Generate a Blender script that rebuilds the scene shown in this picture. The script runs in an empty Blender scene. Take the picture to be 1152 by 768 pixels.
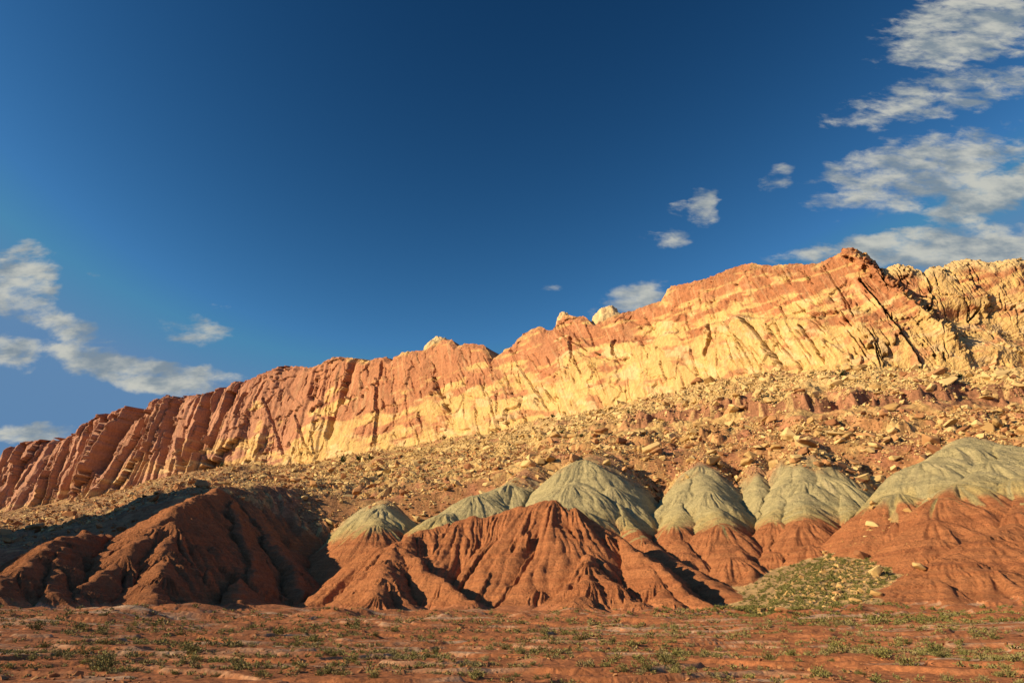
import bpy, math, random
import numpy as np
random.seed(7); rng = np.random.default_rng(7)
S = bpy.context.scene; COL = S.collection
F = np.float32

# ------------------------------------------------------------------ camera
PITCH = math.radians(23.6); FOC = 768.0; CAMZ = 1.7
cd = bpy.data.cameras.new('camera'); cam = bpy.data.objects.new('camera', cd); COL.objects.link(cam)
cam.location = (0, 0, CAMZ); cam.rotation_euler = (math.pi/2 + PITCH, 0, 0)
cd.lens = 24; cd.sensor_width = 36; cd.clip_start = .5; cd.clip_end = 30000
S.camera = cam
S.cycles.diffuse_bounces = 1
S.view_settings.view_transform = 'Standard'; S.view_settings.look = 'None'
S.view_settings.gamma = 1; S.view_settings.use_curve_mapping = False
S.view_settings.exposure = 0.5
cP, sP = math.cos(PITCH), math.sin(PITCH)

def rays(px, py):
    """pixel of the 1152x768 photo -> horizontal unit direction and tangent of elevation"""
    px = np.asarray(px, float); py = np.asarray(py, float)
    x = px-576; u = 384-py
    fy = FOC*cP - u*sP; z = FOC*sP + u*cP
    h = np.hypot(x, fy)
    return x/h, fy/h, z/h
def P(px, py, d):
    a, b, t = rays(px, py)
    return np.stack([a*d, b*d, t*d + CAMZ], -1)

# ------------------------------------------------------------------ light
SUN_EL = math.radians(20); SUN_AZ = math.radians(70)      # degrees to the left of straight behind the camera
sv = np.array([-math.sin(SUN_AZ)*math.cos(SUN_EL), -math.cos(SUN_AZ)*math.cos(SUN_EL), math.sin(SUN_EL)])
ld = bpy.data.lights.new('sun', 'SUN'); ld.energy = 5.0; ld.angle = math.radians(.5); ld.color = (1, .80, .50)
sun = bpy.data.objects.new('sun', ld); COL.objects.link(sun)
from mathutils import Vector
sun.rotation_euler = Vector(sv).to_track_quat('Z', 'Y').to_euler()

# ------------------------------------------------------------------ node helper
class N:
    def __init__(s, nt): s.t = nt; s.l = nt.links
    def n(s, typ, **kw):
        n = s.t.nodes.new(typ)
        for k, v in kw.items():
            if k == 'ins':
                for a, b in v.items():
                    if hasattr(b, 'is_output'): s.l.new(b, n.inputs[a])
                    else: n.inputs[a].default_value = b
            else: setattr(n, k, v)
        return n
    def m(s, op, a, b=0., c=None, clamp=False):
        ins = {0: a, 1: b}
        if c is not None: ins[2] = c
        return s.n('ShaderNodeMath', operation=op, use_clamp=clamp, ins=ins).outputs[0]
    def mix(s, f, a, b, mode='MIX'):
        n = s.n('ShaderNodeMix', data_type='RGBA', blend_type=mode)
        for i, v in ((0, f), (6, a), (7, b)):
            if hasattr(v, 'is_output'): s.l.new(v, n.inputs[i])
            else: n.inputs[i].default_value = (tuple(v)+(1,) if isinstance(v, tuple) and len(v) == 3 else v)
        return n.outputs[2]
    def ss(s, v, lo, hi, to0=0., to1=1.):
        return s.n('ShaderNodeMapRange', interpolation_type='SMOOTHSTEP', ins={0: v, 1: lo, 2: hi, 3: to0, 4: to1}).outputs[0]

# ------------------------------------------------------------------ sky
W = bpy.data.worlds.new('World'); S.world = W; W.use_nodes = True
nt = W.node_tree; nt.nodes.clear(); g = N(nt)
sky = g.n('ShaderNodeTexSky', sky_type='NISHITA', sun_disc=False, sun_elevation=SUN_EL, altitude=1800,
          sun_rotation=math.radians(180)+SUN_AZ, air_density=1.0, dust_density=.25, ozone_density=3.0)
tc = g.n('ShaderNodeTexCoord'); sep = g.n('ShaderNodeSeparateXYZ', ins={0: tc.outputs['Generated']})
X, Y, Z = sep.outputs
Yc = g.m('MAXIMUM', Y, .02)
U = g.m('DIVIDE', X, Yc); V = g.m('DIVIDE', Z, Yc)      # plane of cloud bearings (world directions)
uv = g.n('ShaderNodeCombineXYZ', ins={0: U, 1: V})
def pl(px, py):
    a, b, t = rays(px, py); return float(a/b), float(t/b)
CL = [ # centre px,py ; half length px ; half width px ; tilt (deg, anticlockwise) ; density
 (1090, 30, 105, 45, 12, 1.0), (1060, 108, 130, 27, 12, .82), (1035, 190, 130, 42, 12, .95), (1125, 214, 95, 26, 22, 1.1),
 (874, 200, 24, 16, 25, .62), (940, 135, 26, 13, 0, .5), (1010, 274, 140, 18, 8, .95), (1090, 282, 120, 24, 3, 1.1), (905, 283, 40, 6, 10, .5),
 (792, 234, 20, 21, 0, .98), (765, 235, 20, 12, 0, .55), (750, 268, 38, 11, 8, .6), (712, 334, 44, 18, 15, .92), (672, 352, 34, 12, 30, .6), (620, 326, 16, 8, 0, .42),
 (22, 315, 45, 46, -32, .92), (70, 368, 88, 20, -26, .85), (12, 394, 42, 22, -10, .9), (150, 416, 115, 20, -13, 1.05), (218, 372, 46, 21, -10, .72), (205,424,80,16,-8,.95),
 (38, 487, 52, 13, 0, 1.0), (112, 309, 18, 6, -10, .45), (152, 324, 26, 9, -10, .42), (255, 349, 22, 8, -15, .4)]
tot = None
wn = g.n('ShaderNodeTexNoise', ins={'Vector': uv.outputs[0], 'Scale': 14., 'Detail': 4., 'Roughness': .6})
wv = g.n('ShaderNodeVectorMath', operation='MULTIPLY_ADD', ins={0: wn.outputs['Color'], 1: (.05, .035, 0), 2: uv.outputs[0]})
wv = g.n('ShaderNodeVectorMath', operation='SUBTRACT', ins={0: wv.outputs[0], 1: (.025, .0175, 0)})
for (cx, cy, hl, hw, ti, den) in CL:
    u0, v0 = pl(cx, cy); t = math.radians(ti)
    u1, v1 = pl(cx+hl*math.cos(t), cy-hl*math.sin(t)); u2, v2 = pl(cx-hw*math.sin(t), cy-hw*math.cos(t))
    A = np.array([[u1-u0, u2-u0], [v1-v0, v2-v0]]); Ai = np.linalg.inv(A)
    a = g.n('ShaderNodeVectorMath', operation='SUBTRACT', ins={0: wv.outputs[0], 1: (u0, v0, 0)}).outputs[0]
    p = g.n('ShaderNodeVectorMath', operation='DOT_PRODUCT', ins={0: a, 1: (Ai[0, 0], Ai[0, 1], 0)}).outputs['Value']
    q = g.n('ShaderNodeVectorMath', operation='DOT_PRODUCT', ins={0: a, 1: (Ai[1, 0], Ai[1, 1], 0)}).outputs['Value']
    r2 = g.m('ADD', g.m('MULTIPLY', p, p), g.m('MULTIPLY', q, q))
    e = g.m('MULTIPLY', g.ss(r2, 1.9, 0.), den)
    tot = e if tot is None else g.m('MAXIMUM', tot, e)
mp = g.n('ShaderNodeMapping', vector_type='POINT', ins={0: uv.outputs[0], 'Rotation': (0, 0, math.radians(-12)), 'Scale': (1, 2.1, 1)})
n1 = g.n('ShaderNodeTexNoise', ins={'Vector': mp.outputs[0], 'Scale': 17., 'Detail': 12., 'Roughness': .62, 'Distortion': .2}).outputs[0]
n2 = g.n('ShaderNodeTexNoise', ins={'Vector': mp.outputs[0], 'Scale': 5., 'Detail': 5., 'Roughness': .55}).outputs[0]
dens = g.m('ADD', g.m('MULTIPLY', tot, 1.05), g.m('ADD', g.m('MULTIPLY', n1, 1.9), g.m('MULTIPLY', n2, .5)))
dens = g.m('MULTIPLY', g.ss(dens, 1.64, 2.32), g.ss(tot, 0.02, .4))
n3 = g.n('ShaderNodeTexNoise', ins={'Vector': mp.outputs[0], 'Scale': 10., 'Detail': 6., 'Roughness': .6}).outputs[0]
ccol = g.mix(g.ss(n3, .35, .65), (2.6, 3.3, 3.9), (7.0, 7.0, 6.2))
sc_ = g.n('ShaderNodeSeparateColor', ins={0: sky.outputs[0]})
ch_ = [g.m('MINIMUM', g.m('POWER', g.m('MULTIPLY', sc_.outputs[i], k), e), c) for i, (k, e, c) in enumerate(((1.14, 3.35, 1.4), (.964, 2.6, 2.9), (.717, 2.35, 5.2)))]
skyc = g.n('ShaderNodeCombineColor', ins={0: ch_[0], 1: ch_[1], 2: ch_[2]}).outputs[0]
fin = g.mix(g.m('MULTIPLY', dens, .93), skyc, ccol)
bg = g.n('ShaderNodeBackground', ins={0: fin, 1: .058})
wo = g.n('ShaderNodeOutputWorld', ins={0: bg.outputs[0]})

# ------------------------------------------------------------------ numpy noise
def _perm(seed): return np.random.default_rng(seed+100).permutation(256).astype(np.int32)
def perlin(x, y, seed=0):
    p = _perm(seed); x = np.asarray(x, F); y = np.asarray(y, F)
    xf = np.floor(x); yf = np.floor(y); xi = xf.astype(np.int32); yi = yf.astype(np.int32)
    fx = x-xf; fy = y-yf
    ang = (np.arange(256)*2*np.pi/256).astype(F); cx, sx = np.cos(ang), np.sin(ang)
    def gr(ix, iy, dx, dy):
        h = p[(p[ix & 255]+iy) & 255]; return cx[h]*dx+sx[h]*dy
    u = fx*fx*fx*(fx*(fx*6-15)+10); v = fy*fy*fy*(fy*(fy*6-15)+10)
    a = gr(xi, yi, fx, fy); b = gr(xi+1, yi, fx-1, fy); c = gr(xi, yi+1, fx, fy-1); d = gr(xi+1, yi+1, fx-1, fy-1)
    return (a+(b-a)*u + ((c+(d-c)*u)-(a+(b-a)*u))*v)*1.5
def fbm(x, y, o=4, seed=0, gain=.5):
    r = 0; a = 1; t = 0
    for i in range(o): r = r + a*perlin(x*2.03**i, y*2.03**i, seed+i); t += a; a *= gain
    return r/t
def ridged(x, y, o=4, seed=0, gain=.5):
    r = 0; a = 1; t = 0
    for i in range(o): r = r + a*(1-np.abs(perlin(x*2.03**i, y*2.03**i, seed+i))*1.6); t += a; a *= gain
    return r/t
def worley(x, y, seed=0, off=False):
    ox = np.zeros(np.shape(x), F); oy = ox.copy()
    x = np.asarray(x, F); y = np.asarray(y, F); p = _perm(seed)
    r1 = np.random.default_rng(seed).random(256).astype(F); r2 = np.random.default_rng(seed+1).random(256).astype(F)
    xi = np.floor(x).astype(np.int32); yi = np.floor(y).astype(np.int32)
    f1 = np.full(x.shape, 9., F); f2 = f1.copy(); cid = np.zeros(x.shape, np.int32)
    for dx in (-1, 0, 1):
        for dy in (-1, 0, 1):
            ix = xi+dx; iy = yi+dy; h = p[(p[ix & 255]+iy) & 255]
            d = np.hypot(ix+r1[h]-x, iy+r2[h]-y)
            m = d < f1; ox = np.where(m, x-ix-r1[h], ox); oy = np.where(m, y-iy-r2[h], oy); f2 = np.where(m, f1, np.minimum(f2, d)); f1 = np.where(m, d, f1); cid = np.where(m, h, cid)
    return (f1, f2, cid, ox, oy) if off else (f1, f2, cid)
def sstep(x, a, b):
    t = np.clip((x-a)/(b-a), 0, 1); return t*t*(3-2*t)
def lerp(a, b, t): return a+(b-a)*t
def interp(x, pts):
    pts = np.array(pts, float); return np.interp(x, pts[:, 0], pts[:, 1])
def smooth_interp(x, pts, w):
    return (interp(x-w, pts)+interp(x-w/2, pts)+interp(x, pts)+interp(x+w/2, pts)+interp(x+w, pts))/5

# ------------------------------------------------------------------ object helpers
def setp(o, label=None, cat=None, group=None, kind=None):
    if label: o['label'] = label
    if cat: o['category'] = cat
    if group: o['group'] = group
    if kind: o['kind'] = kind
    return o
def mesh_np(name, co, faces, mat, col=None, smooth=True, attr=None):
    me = bpy.data.meshes.new(name); k = faces.shape[1]
    me.vertices.add(len(co)); me.vertices.foreach_set('co', co.astype(F).ravel())
    me.loops.add(faces.size); me.loops.foreach_set('vertex_index', faces.astype(np.int32).ravel())
    me.polygons.add(len(faces)); me.polygons.foreach_set('loop_start', np.arange(0, faces.size, k, dtype=np.int32))
    me.update(calc_edges=True)
    me.polygons.foreach_set('use_smooth', np.full(len(faces), smooth, bool))
    if col is not None:
        ca = me.color_attributes.new('tone', 'FLOAT_COLOR', 'POINT')
        c4 = np.ones((len(co), 4), F); c4[:, :3] = col; ca.data.foreach_set('color', c4.ravel())
    me.materials.append(mat); me.validate()
    o = bpy.data.objects.new(name, me); COL.objects.link(o); return o
def grid_faces(R, C):
    i = np.arange(R*C).reshape(R, C)
    return np.stack([i[:-1, :-1], i[:-1, 1:], i[1:, 1:], i[1:, :-1]], -1)
def submesh(name, co, faces, mat, col, smooth=True):
    used, inv = np.unique(faces, return_inverse=True)
    return mesh_np(name, co[used], inv.reshape(faces.shape), mat, col[used], smooth)

# ------------------------------------------------------------------ materials
def earth(name, sc, bump, var=.35, cracks=0., rough=.95, stretch=(1, 1, 1), strata=0.):
    m = bpy.data.materials.new(name); m.use_nodes = True; nt = m.node_tree; nt.nodes.clear(); g = N(nt)
    at = g.n('ShaderNodeAttribute', attribute_name='tone'); geo = g.n('ShaderNodeNewGeometry')
    mp = g.n('ShaderNodeMapping', ins={0: geo.outputs['Position'], 'Scale': stretch}).outputs[0]
    a = g.n('ShaderNodeTexNoise', ins={'Vector': mp, 'Scale': sc, 'Detail': 8., 'Roughness': .68}).outputs[0]
    b = g.n('ShaderNodeTexNoise', ins={'Vector': mp, 'Scale': sc*.17, 'Detail': 5., 'Roughness': .6}).outputs[0]
    k = g.m('ADD', g.ss(a, .25, .75, 1-var, 1+var), g.ss(b, .3, .7, -var*.4, var*.4))
    if strata:
        mz = g.n('ShaderNodeMapping', ins={0: geo.outputs['Position'], 'Scale': (.03, .03, 1.4)}).outputs[0]
        st = g.n('ShaderNodeTexNoise', ins={'Vector': mz, 'Scale': 1.6, 'Detail': 4., 'Roughness': .6}).outputs[0]
        k = g.m('MULTIPLY', k, g.ss(st, .35, .65, 1-strata, 1+strata))
    kc = g.n('ShaderNodeCombineColor', ins={0: k, 1: k, 2: k}).outputs[0]
    c = g.mix(1., at.outputs['Color'], kc, 'MULTIPLY')
    h = g.m('ADD', g.m('MULTIPLY', a, 1.), g.m('MULTIPLY', b, 1.5))
    if cracks:
        vo = g.n('ShaderNodeTexVoronoi', feature='DISTANCE_TO_EDGE', ins={'Vector': mp, 'Scale': sc*.35}).outputs[0]
        h = g.m('ADD', h, g.m('MULTIPLY', g.ss(vo, 0., .12), cracks))
    bp = g.n('ShaderNodeBump', ins={'Height': h, 'Strength': 1., 'Distance': bump})
    bs = g.n('ShaderNodeBsdfPrincipled', ins={'Base Color': c, 'Roughness': rough, 'Specular IOR Level': .12, 'Normal': bp.outputs[0]})
    g.n('ShaderNodeOutputMaterial', ins={0: bs.outputs[0]}); return m
M_clay = earth('clay', 1.9, .7, .22, 0, strata=.08)
M_talus = earth('rubble_soil', .9, .55, .4, 0)
M_plain = earth('desert_soil', 2.6, .10, .32, .25)
M_cliff = earth('sandstone', .4, 1.0, .22, .0, stretch=(1, 1, .55))
def plainmat(name, c1, c2, sc, rough=.9, bump=.1):
    m = bpy.data.materials.new(name); m.use_nodes = True; nt = m.node_tree; nt.nodes.clear(); g = N(nt)
    geo = g.n('ShaderNodeNewGeometry'); oi = g.n('ShaderNodeObjectInfo')
    a = g.n('ShaderNodeTexNoise', ins={'Vector': geo.outputs['Position'], 'Scale': sc, 'Detail': 6., 'Roughness': .6}).outputs[0]
    r = g.m('ADD', g.m('MULTIPLY', g.m('SUBTRACT', oi.outputs['Random'], .5), .5), g.m('ADD', a, g.m('MULTIPLY', g.m('SUBTRACT', geo.outputs['Random Per Island'], .5), .5)))
    c = g.mix(g.ss(r, .2, .8), c1, c2)
    bp = g.n('ShaderNodeBump', ins={'Height': a, 'Strength': .8, 'Distance': bump})
    bs = g.n('ShaderNodeBsdfPrincipled', ins={'Base Color': c, 'Roughness': rough, 'Specular IOR Level': .15, 'Normal': bp.outputs[0]})
    g.n('ShaderNodeOutputMaterial', ins={0: bs.outputs[0]}); return m
M_by = plainmat('yellow_sandstone', (.46, .28, .11), (.68, .48, .22), .6)
M_br = plainmat('red_sandstone', (.30, .13, .06), (.50, .27, .12), .6)
M_bush = plainmat('sage_leaves', (.13, .115, .04), (.30, .26, .10), 1.5, .8, .02)
M_grn = plainmat('fresh_leaves', (.14, .135, .04), (.32, .29, .10), 1.5, .8, .02)
M_dry = plainmat('dry_grass', (.22, .17, .075), (.42, .34, .17), 1.5, .8, .02)
M_jun = plainmat('juniper_leaves', (.025, .035, .012), (.07, .085, .03), 1.5, .8, .02)
M_wood = plainmat('wood', (.08, .05, .03), (.16, .11, .07), 5, .9, .02)

# ------------------------------------------------------------------ terrain: valley floor, badland hills and talus as one relief
DB = [(-200, 1650), (0, 1330), (200, 1000), (400, 765), (600, 595), (800, 485), (950, 432), (1050, 440), (1152, 470), (1350, 520)]
BASE = [(-200, 600), (0, 578), (100, 562), (200, 531), (270, 521), (330, 524), (400, 510), (470, 500), (550, 488), (620, 471), (700, 462), (760, 450),
        (820, 433), (880, 426), (950, 418), (1050, 414), (1152, 410), (1350, 400)]
TAL = [(-200, 650), (0, 620), (60, 606), (130, 585), (200, 557), (300, 556), (425, 562), (520, 545), (650, 510), (790, 512), (900, 495), (1080, 496), (1152, 500), (1350, 500)]
def az_of_px(px, py=560):
    a, b, t = rays(px, py); return np.arctan2(a, b)
NC = 1360
az = np.linspace(-.76, .76, NC)
pxs = np.linspace(-250, 1400, 400); pcol = np.interp(az, az_of_px(pxs), pxs)
Dbase = smooth_interp(pcol, DB, 40)
def tan_line(pcol, line, w=20):
    py = smooth_interp(pcol, line, w); return rays(pcol, py)[2]
zbase = tan_line(pcol, BASE)*Dbase + CAMZ; z290 = tan_line(pcol, TAL, 30)*290 + CAMZ
r1 = np.concatenate([np.linspace(3, 28, 30)[:-1], np.geomspace(28, 130, 330)[:-1], np.linspace(130, 290, 470)])
R2 = 360; tt = np.linspace(0, 1, R2+1)[1:]
Dg = np.concatenate([np.repeat(r1[:, None], NC, 1), 290+tt[:, None]*(Dbase[None, :]+22-290)], 0)
NR = Dg.shape[0]; AZ = np.repeat(az[None, :], NR, 0)
GX = (np.sin(AZ)*Dg).astype(F); GY = (np.cos(AZ)*Dg).astype(F); PC = np.repeat(pcol[None, :], NR, 0)
H0 = np.zeros_like(Dg)
kd = np.array([0, 28, 60, 130, 160, 200, 240, 268, 292.])
for j in range(NC):
    s = (z290[j]-CAMZ)/70.
    kz = np.array([0, 0, 1.0, 5.7, 7.0+.5*s, 8.5+3.*s, 13+8*s, 19+19*s, z290[j]])
    dbs = Dbase[j]; k1 = np.append(kd, [290+(dbs-290)*.5, dbs, dbs+60]); 
    k2 = np.append(kz, [lerp(z290[j], zbase[j], .47), zbase[j], zbase[j]+25])
    H0[:, j] = np.interp(Dg[:, j], k1, k2)
# soften the knots along each bearing
for _ in range(8): H0[1:-1] = .25*H0[:-2]+.5*H0[1:-1]+.25*H0[2:]
TANC = (H0-CAMZ)/Dg
# ledge band crossing the talus on the right
def py_of(px, tanv):   # image row of a point at this bearing column and elevation (used only to place the ledge)
    a, b, _ = rays(px, 560); return tanv
talus_m = sstep(Dg, 262, 320)
n_big = fbm(GX/45, GY/45, 4, 11); n_mid = fbm(GX/11, GY/11, 4, 17); n_sm = fbm(GX/2.6, GY/2.6, 3, 23)
gul = ridged(GX/38+GY*.002, GY/150, 3, 31)
f1_, f2_, c1_ = worley(GX/2.6+.3*n_sm, GY/2.9+.3*n_mid, 57); blk = np.random.default_rng(57).random(256)[c1_]; blk2 = np.random.default_rng(58).random(256)[c1_]
blkm = sstep(fbm(GX/18, GY/18, 2, 59), -.35, .15)
H = H0 + talus_m*blkm*1.25*blk**1.5*sstep(f2_-f1_, .0, .22) + talus_m*(n_big*5+n_mid*1.9+n_sm*.55 + (gul-.6)*5*sstep(Dg, 280, 340)*(1-sstep(Dg/ (Dbase[None]), .86, .98)))
LED = [(600, 505), (680, 487), (760, 478), (830, 466), (900, 467), (960, 460), (1040, 455), (1152, 447), (1300, 440)]
tl = tan_line(pcol, LED, 12)[None, :]
ledw = sstep(PC, 650, 740)
nl = fbm(GX/9, GY/9, 3, 41)*.010
dt = (TANC - tl + nl*.7)
led_h = 9.0
H = H + ledw*led_h*(sstep(dt, -.001, .0022) - sstep(dt, .0, .10)) * (0.75+.5*fbm(GX/14, GY/30, 2, 47))
ledge_mask = ledw*sstep(dt, -.006, 0)*(1-sstep(dt, .004, .008))
# a second, broken ledge lower down
dt2 = TANC - tan_line(pcol, [(450, 560), (560, 515), (680, 505), (800, 492), (950, 485), (1152, 478)], 12)[None] + nl
H = H + 4*sstep(PC, 560, 700)*(sstep(dt2, -.001, .002)-sstep(dt2, 0, .05))*sstep(fbm(GX/25, GY/25, 2, 53), -.1, .25)
# valley floor: low swells, small scarps and runnels
pm = 1-sstep(Dg, 120, 140); pm = pm*sstep(Dg, 6, 20)
w1 = fbm(GX/17, GY/9, 3, 61); w2 = fbm(GX/5.2, GY/3.4, 3, 67)
wr = ridged(GX/2.1+fbm(GX/6, GY/6, 2, 3)*1.5, GY/4, 2, 71)
terr = w1*3.2+.4*w2; tf = terr-np.floor(terr); scarp = sstep(tf, .0, .16)-tf
H = H + pm*(w1*.6+w2*.16+.26*scarp-.07*wr+.035*fbm(GX/.7, GY/.7, 2, 73))
H = H + 2.0*np.maximum(fbm(GX/15, GY/11, 3, 77)+.12, 0)*sstep(Dg, 78, 118)*(1-sstep(Dg, 150, 175))

# ---- hills: crest lines (px, py, distance) fall away on both sides, cut by rills
HILLS = [
 ('dark_left', 1.0, .62, [(122, 602, 205), (98, 600, 190), (72, 604, 175), (48, 622, 160), (22, 640, 150), (-20, 662, 140)]),
 ('dark_left', 1.0, .66, [(72, 604, 175), (64, 630, 158), (60, 668, 143)]),
 ('dark_left', 1.0, .60, [(-140, 600, 190), (-70, 620, 170), (-50, 655, 150)]),
 ('big_left', 1.2, .66, [(335, 549, 296), (292, 547, 285), (252, 548, 268), (224, 558, 238), (198, 571, 198), (190, 590, 182), (187, 618, 167), (183, 645, 154), (174, 672, 143), (160, 688, 134)]),
 ('big_left', 1.0, .66, [(196, 571, 192), (172, 592, 180), (140, 622, 165), (98, 660, 150), (60, 686, 140)]),
 ('big_left', 1.0, .70, [(155, 606, 205), (132, 612, 195), (110, 640, 178)]),
 ('big_left', 1.0, .50, [(300, 600, 240), (330, 640, 205), (340, 668, 180)]),
 ('big_left', 1.0, .50, [(250, 590, 225), (262, 640, 180), (268, 675, 155)]),
 ('big_left', .8, .75, [(252, 548, 268), (262, 575, 240), (276, 610, 208), (285, 650, 176)]),
 ('big_left', .8, .9, [(224, 558, 238), (228, 600, 200), (232, 645, 165)]),
 ('green_small', 2.0, .70, [(432, 562, 268), (428, 572, 250), (424, 590, 232), (430, 625, 212), (438, 650, 195)]),
 ('green_low', 2.0, .55, [(600, 522, 285), (570, 545, 262), (535, 558, 248), (500, 578, 236), (480, 600, 220)]),
 ('green_low', 1.5, .60, [(570, 545, 262), (558, 575, 238), (560, 600, 215)]),
 ('centre', 1.5, .72, [(425, 615, 180), (445, 612, 176), (478, 596, 184), (520, 584, 186), (560, 577, 186), (597, 568, 184), (622, 563, 182), (645, 572, 180), (668, 590, 176)]),
 ('centre', 1.2, .66, [(445, 612, 176), (440, 628, 166), (432, 648, 153), (424, 668, 144)]),
 ('centre', .8, .85, [(445, 612, 176), (468, 628, 166), (496, 652, 154), (524, 678, 143)]),
 ('centre', 2.5, .90, [(605, 567, 184), (600, 590, 174), (606, 620, 165), (610, 650, 155)]),
 ('centre', 1.3, .66, [(668, 590, 176), (652, 610, 168), (660, 632, 156), (662, 655, 146), (655, 676, 138)]),
 ('centre', 1.3, .66, [(660, 632, 156), (690, 656, 147), (718, 680, 139)]),
 ('centre', .8, 1.0, [(645, 572, 180), (690, 601, 174), (722, 622, 163), (757, 652, 150), (790, 678, 140), (808, 690, 135)]),
 ('centre', 1.2, .72, [(722, 622, 163), (738, 655, 150), (752, 680, 140)]),
 ('green_broad', 3.0, .60, [(668, 506, 290), (656, 518, 262), (646, 545, 238), (640, 570, 220)]),
 ('green_broad', 1.2, .9, [(656, 518, 262), (688, 548, 240), (700, 580, 222), (722, 606, 206), (762, 632, 188), (800, 652, 172), (838, 680, 152)]),
 ('green_broad', 1.5, .70, [(722, 606, 206), (742, 640, 188), (765, 660, 170), (790, 684,150)]),
 ('green_left', 2.0, .78, [(792, 510, 290), (788, 523, 266), (796, 552, 238), (808, 590, 214), (826, 625, 196), (846, 652, 184), (852, 668, 174)]),
 ('green_left', 1.5, .75, [(788, 523, 266), (770, 552, 244), (762, 590, 218), (772, 622, 200)]),
 ('green_narrow', 1.0, .95, [(852, 512, 282), (850, 522, 268), (855, 560, 244), (864, 600, 222)]),
 ('green_middle', 2.0, .78, [(902, 488, 300), (899, 504, 272), (900, 540, 246), (903, 585, 214), (912, 612, 202), (920, 640, 190), (922, 662, 178)]),
 ('green_middle', 1.2, .75, [(899, 504, 272), (882, 545, 246), (873, 585, 220), (872, 620, 203)]),
 ('green_middle', 1.2, .75, [(899, 504, 272), (930, 535, 252), (955, 580, 228), (972, 612, 206)]),
 ('green_middle', 1.0, .85, [(940, 512, 280), (962, 550, 256), (980, 590, 232)]),
 ('green_right', 3.5, .55, [(1085, 492, 262), (1075, 503, 242), (1040, 520, 226), (1010, 555, 208), (1003, 585, 194)]),
 ('green_right', 3.0, .62, [(1125, 500, 250), (1110, 520, 226), (1078, 545, 204), (1062, 560, 194), (1046, 585, 182), (1040, 606, 172)]),
 ('green_right', 3.0, .62, [(1125, 500, 250), (1140, 540, 210), (1150, 575, 188), (1130, 610, 172)]),
 ('green_right', 2.5, .55, [(1200, 520, 230), (1250, 560, 190), (1280, 620, 160)]),
 ('red_right', 3.0, .50, [(1135, 590, 178), (1105, 605, 165), (1072, 628, 153), (1040, 650, 144), (1010, 676, 136), (990, 690, 131)]),
 ('red_right', 2.5, .50, [(1105, 605, 165), (1110, 640, 148), (1120, 676, 137)]),
 ('red_right', 2.5, .50, [(1135, 590, 178), (1180, 640, 152), (1210, 680, 138)]),
]
fa, fb = P(986, 606, 212), P(905, 694, 126)
_dx, _dy = fb[0]-fa[0], fb[1]-fa[1]; _t = ((GX-fa[0])*_dx+(GY-fa[1])*_dy)/(_dx*_dx+_dy*_dy); _tc = np.clip(_t, 0, 1)
_d = np.hypot(GX-fa[0]-_tc*_dx, GY-fa[1]-_tc*_dy)
FH = fa[2]+_tc*(fb[2]-fa[2]) - .20*np.maximum(_d-6, 0) + .5*n_mid+.25*n_sm
FANM = sstep(FH-H, -.2, .5)*sstep(Dg, 118, 130)*(1-sstep(Dg, 225, 245)); H = np.maximum(H, np.where(FANM > 0, FH, -99))
MUL = {'green_left': 1.3, 'green_middle': 1.3, 'green_narrow': 1.2, 'green_right': 1.4, 'green_low': 1.35, 'green_broad': 1.2, 'green_small': 1.2, 'centre': 1.12, 'red_right': 1.2, 'big_left': 1.08, 'dark_left': 1.1}
HILLS += [('green_middle', .6, 1.5, [(914, 612, 204), (919, 632, 189), (921, 648, 182)]), ('green_left', .6, 1.5, [(832, 618, 199), (841, 640, 188), (846, 655, 181)]), ('centre', .6, 1.5, [(606, 592, 172), (610, 625, 162)])]
HILLS = [(n_, r_, s_*MUL[n_], p_) for n_, r_, s_, p_ in HILLS]
r0 = int(np.searchsorted(r1, 112)); r9 = NR-int(R2*.8)
sub = (slice(r0, r9), slice(None))
x = GX[sub]; y = GY[sub]
wx = x + 1.9*fbm(x/14, y/14, 3, 81) + .15*fbm(x/3.2, y/3.2, 2, 83); wy = y + 1.9*fbm(x/14, y/14, 3, 87) + .15*fbm(x/3.2, y/3.2, 2, 89)
best = np.full(x.shape, -999., F); bd = np.zeros(x.shape, F); ba = bd.copy(); bid = np.zeros(x.shape, np.int16)
names = []
for k, (nm, rr, sl, pts) in enumerate(HILLS):
    if nm not in names: names.append(nm)
    pw = np.array([P(a, b, d) for a, b, d in pts]); arc = 0
    xmin = pw[:, 0].min()-75; xmax = pw[:, 0].max()+75
    cols = np.where((x.max(0) > xmin) & (x.min(0) < xmax))[0]; c = slice(cols[0], cols[-1]+1)
    lx = wx[:, c]; ly = wy[:, c]
    for i in range(len(pw)-1):
        a = pw[i]; b = pw[i+1]; dx, dy = b[0]-a[0], b[1]-a[1]; L = math.hypot(dx, dy)
        t = np.clip(((lx-a[0])*dx+(ly-a[1])*dy)/(L*L), 0, 1)
        qx = lx-(a[0]+t*dx); qy = ly-(a[1]+t*dy); d = np.hypot(qx, qy)
        rq = rr*(3.4 if nm.startswith('green') and nm != 'green_narrow' else 2); gr = nm.startswith('green'); h = a[2]+t*(b[2]-a[2]) - (sl*.80 if gr else sl)*(np.sqrt(d*d+rq*rq)-rq) - (.011*d*d if gr else 0)
        m = h > best[:, c]
        best[:, c] = np.where(m, h, best[:, c]); bd[:, c] = np.where(m, d, bd[:, c])
        th = np.arctan2(qy, qx)
        ba[:, c] = np.where(m, (arc+t*L)+8*th+37*k, ba[:, c]); bid[:, c] = np.where(m, names.index(nm), bid[:, c])
        arc += L
isg = np.array([n.startswith('green') for n in names])[bid]
amp = np.where(isg, .55, 1.)*np.where(np.array([n == 'red_right' for n in names])[bid], .55, 1.)
def vee(p, k=1.7): return np.maximum(1-np.abs(p)*k, 0)**1.5
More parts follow.
